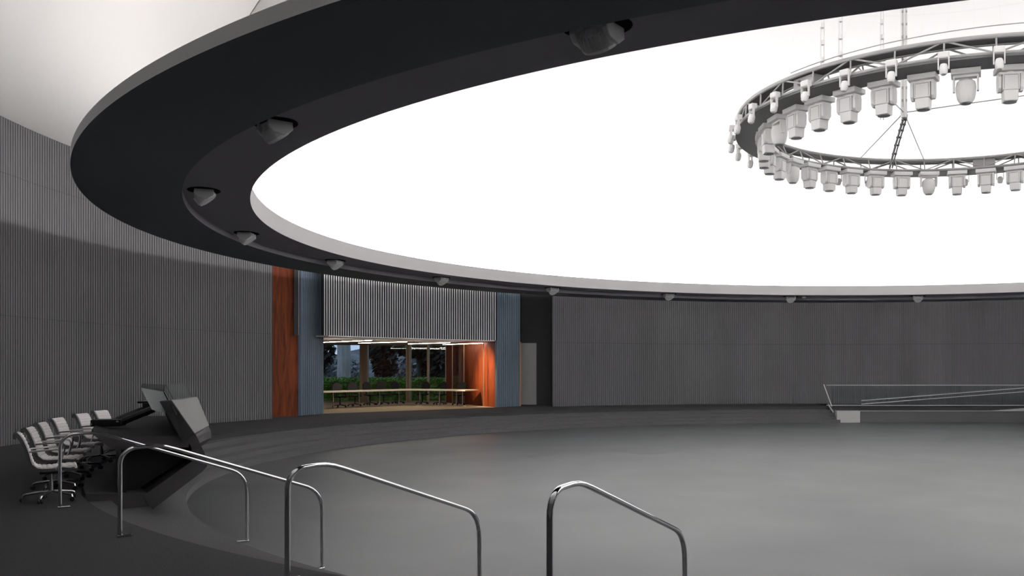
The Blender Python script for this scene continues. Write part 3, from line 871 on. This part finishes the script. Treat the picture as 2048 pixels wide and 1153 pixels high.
# the two sheets of the glass screen above
s1 = [px(328, 785, 13.4), px(352, 831, 13.35), px(304, 820, 15.0), px(282, 777, 15.1)]
gl = quad_slab('glass_screen', 'screen', s1, 0.014)
s2 = [px(330, 770, 13.5), px(345, 799, 13.38), px(383, 795, 14.8), px(367, 767, 14.9)]
quad_slab('glass_screen', 'tint', s2, 0.014)
s3 = [px(283, 776, 15.15), px(329, 784, 13.45), px(331, 770, 13.5), px(286, 768, 15.2)]
quad_slab('glass_screen', 'tint', s3, 0.012)
b = MB(); b.tube([s1[0] - cb0, s1[1] - cb0], 0.010, 6); b.build('glass_edge', 'black', con)

# black device with boom arms lying on the worktop
tp = px(217, 858, 15.3)
dv = thing('boom_device', 'black boxy device with two long boom arms resting on the console top', 'device', (tp.x, tp.y, PLAT + 0.765))
db = Vector(dv.location)
r38 = Matrix.Rotation(rad(12), 3, 'Z')
b = MB(); b.box((0, 0, 0.055), (0.44, 0.30, 0.11), r38); bevel(b.build('body', 'black', dv), 0.012)
b = MB(); b.lathe([(0.0001, 0), (0.022, 0), (0.022, 0.02), (0.0001, 0.025)], 12, c=(0.21, -0.1, 0.075), mtx=Matrix.Rotation(rad(90), 3, 'X'))
b.lathe([(0.0001, 0), (0.018, 0), (0.018, 0.02), (0.0001, 0.025)], 12, c=(-0.17, -0.17, 0.04), mtx=Matrix.Rotation(rad(90), 3, 'X')); b.build('knob', 'steel', dv)
e1 = px(308, 818, 15.5) - db; e2 = px(296, 815, 15.8) - db
for st, en, r in (((0.16, 0.0, 0.05), e1, 0.062), ((0.05, 0.16, 0.10), e2, 0.042)):
    b = MB(); st = Vector(st); n = 6
    b.tube([st.lerp(en, i / n) for i in range(n + 1)], r, 10); b.build('boom_arm', 'black', dv, smooth=True)
b = MB(); c = (e1 + e2) / 2; b.box(c + Vector((0, 0, 0.03)), (0.20, 0.16, 0.10)); b.tube([c + Vector((-0.22, 0, 0.09)), c + Vector((0.03, 0, 0.10))], 0.02, 8); b.tube([c + Vector((-0.02, 0, 0.06)), c + Vector((-0.0, 0, 0.16))], 0.025, 8); bevel(b.build('head', 'black', dv), 0.01)

# ------------------------------------------------------------------ white office chairs behind the console
def swivel_chair():
    t = thing('swivel_chair', '', 'chair', (0, 0, 0), 0, 'white mesh swivel chairs at the console')
    prof = [(0.245, 0.425), (0.235, 0.452), (0.10, 0.447), (-0.02, 0.438), (-0.12, 0.436), (-0.185, 0.450), (-0.225, 0.490), (-0.245, 0.555), (-0.262, 0.63), (-0.290, 0.72), (-0.322, 0.80), (-0.350, 0.852), (-0.375, 0.868), (-0.395, 0.855)]
    P2 = []
    for i in range(len(prof) - 1):
        for s in range(5):
            u = s / 5; P2.append((prof[i][0] * (1 - u) + prof[i + 1][0] * u, prof[i][1] * (1 - u) + prof[i + 1][1] * u))
    P2.append(prof[-1])
    b = MB(); n = len(P2)
    for i, (x, z) in enumerate(P2):
        a = P2[max(0, i - 1)]; c = P2[min(n - 1, i + 1)]; tx, tz = c[0] - a[0], c[1] - a[1]; L = math.hypot(tx, tz); nx, nz = tz / L, -tx / L
        w = 0.011 + (0.004 if i % 3 else -0.003)
        for y in (-0.235, 0.235):
            b.v.append((x - nx * w, y, z - nz * w)); b.v.append((x + nx * w, y, z + nz * w))
    for i in range(n - 1):
        q = 4 * i; r = q + 4
        for (c0, c1) in ((0, 1), (1, 3), (3, 2), (2, 0)): b.f.append([q + c0, q + c1, r + c1, r + c0]); b.mi.append(0)
    b.f.append([0, 1, 3, 2]); b.mi.append(0); e = 4 * (n - 1); b.f.append([e, e + 2, e + 3, e + 1]); b.mi.append(0)
    b.build('mesh_seat', 'cloth', t)
    pr = [(0.012, -0.02), (0.012, 0.02), (-0.012, 0.02), (-0.012, -0.02)]
    rp = [(0.25, 0.405)] + [(x, z - 0.022) for x, z in prof[2:6]] + [(x - 0.02, z - 0.006) for x, z in prof[6:12]] + [(-0.39, 0.878), (-0.415, 0.862), (-0.412, 0.835), (-0.392, 0.828)]
    for s in (-1, 1):
        b = MB(); b.tube([(x, s * 0.247, z) for x, z in rp], 0, prof=pr, up=(0, 1, 0)); b.build('side_rail', 'steel', t, smooth=True)
    for s in (-1, 1):
        b = MB(); pa = [(0.02, 0.41), (0.06, 0.48), (0.085, 0.57), (0.09, 0.63), (0.07, 0.665), (0.03, 0.675), (-0.10, 0.668), (-0.26, 0.655)]
        b.tube([(x, s * 0.285 if i < 6 else s * (0.285 - 0.012 * (i - 5)), z) for i, (x, z) in enumerate(pa)], 0.012, 8); b.build('armrest', 'steel', t, smooth=True)
    b = MB(); b.tube([(0.0, -0.247, 0.405), (0, 0.247, 0.405)], 0.016, 8); b.tube([(-0.14, -0.247, 0.412), (-0.14, 0.247, 0.412)], 0.012, 8); b.box((-0.04, 0, 0.375), (0.22, 0.12, 0.05)); b.build('tilt_mechanism', 'black', t)
    b = MB(); b.tube([(-0.03, 0, 0.10), (-0.03, 0, 0.24)], 0.028, 12); b.tube([(-0.03, 0, 0.24), (-0.03, 0, 0.36)], 0.018, 12); b.build('column', 'steel', t, smooth=True)
    b = MB()
    for k in range(5):
        a = 2 * PI * k / 5 + 0.55; c, s = math.cos(a), math.sin(a)
        b.tube([(-0.03, 0, 0.125), (-0.03 + 0.12 * c, 0.12 * s, 0.118), (-0.03 + 0.26 * c, 0.26 * s, 0.098), (-0.03 + 0.295 * c, 0.295 * s, 0.085), (-0.03 + 0.30 * c, 0.30 * s, 0.06)], 0.017, 8)
    sb = b.build('star_base', 'steel', t, smooth=True)
    for k in range(5):
        a = 2 * PI * k / 5 + 0.55; c, s = math.cos(a), math.sin(a)
        b = MB(); m = Matrix.Rotation(a + 0.6, 3, 'Z') @ Matrix.Rotation(rad(90), 3, 'X')
        for d in (-0.016, 0.016):
            ctr = Vector((-0.03 + 0.305 * c, 0.305 * s, 0.03)) + (m @ Vector((0, 0, d)))
            b.lathe([(0.0001, -0.01), (0.028, -0.01), (0.030, 0), (0.028, 0.01), (0.0001, 0.01)], 14, c=ctr, mtx=m)
        b.build('caster', 'black', sb)
    return t
sc0 = swivel_chair()
for i, (x, y) in enumerate(((42, 865), (62, 853.5), (86, 844), (117, 835), (165, 826.5), (203, 820.5))):
    Z = 0.80 / (y - 737.9) * 1901.2
    p = E((x - 1281.1) / 1901.2 * Z, Z, 0); ang = math.atan2(p.y, p.x) + PI + rad((-4, -8, -7, -10, -11, -12)[i])
    o = sc0 if i == 0 else copy_tree(sc0)
    # the measured point is the top of the back, so step forward to the seat centre
    o.location = (p.x + 0.35 * math.cos(ang), p.y + 0.35 * math.sin(ang), PLAT); o.rotation_euler = (0, 0, ang)
    o['label'] = 'white mesh swivel chair with chrome frame, ' + ('nearest of the row by the console', 'second in the row from the front', 'third in the row from the front', 'fourth in the row from the front', 'fifth, standing apart left of the console', 'farthest, its back showing over the black device')[i]

# ------------------------------------------------------------------ ramp with glass guard on the far right
yc = 17.75
rp = thing('ramp', 'long grey access ramp with a pale end block at the far right wall', 'ramp', (0.36, yc, 0))
b = MB(); b.box((0.5, 0.05, 0.255), (1.0, 0.42, 0.51)); bevel(b.build('end_block', 'ramp_pale', rp), 0.005)
b = MB(); b.box((7.5, 0.06, 0.245), (13.0, 0.12, 0.49)); b.build('cheek_wall', 'ramp', rp)
b = MB(); b.box((7.5, 0.04, 0.50), (13.0, 0.16, 0.02)); b.build('coping', 'ramp_pale', rp)
b = MB(); b.prism([(1.1, 0.13, 0.03), (12.0, 0.13, 0.86), (12.0, 0.13, 0.80), (1.1, 0.13, 0.0)], (0, 0.66, 0)); b.build('deck', 'ramp_pale', rp)
b = MB()
for i in range(5): b.box((-0.16, 0.30 + 0.30 * i, 0.065 * (i + 1)), (0.26, 0.30, 0.13 * (i + 1)))
b.build('step_cheek', 'ramp', rp)
for z0, z1 in ((0.93, 1.50), (0.78, 1.335)):
    b = MB(); x0, x1 = 1.56 - 0.36, 8.81 - 0.36; k = (z1 - z0) / (x1 - x0)
    b.tube([(x0, 0.45, z0), (x1 + 4, 0.45, z0 + k * (x1 + 4 - x0))], 0.018, 8); b.build('sloping_rail', 'rail_grey', rp, smooth=True)
gg = thing('glass_guard', 'clear glass guard with thin steel rails standing above the ramp', 'railing', (0.22, 18.66, PLAT))
for i in range(7):
    b = MB(); b.box((1.05 + 1.9 * i, 0, 0.51), (1.88, 0.014, 0.86)); b.build('glass_pane', 'guard', gg)
for z in (0.06, 0.955):
    b = MB(); b.box((6.62, 0, z), (13.46, 0.035, 0.03)); b.build('rail', 'rail_grey', gg)
b = MB(); b.tube([(-0.05, 0.9, 0.97), (0.12, -0.05, 0.02)], 0.022, 8); b.build('end_post', 'lamp', gg)
b = MB(); b.tube([(-0.06, -0.2, 0.10), (0.06, -0.7, -0.22)], 0.03, 8); b.build('stair_rail_stub', 'ramp_pale', gg)
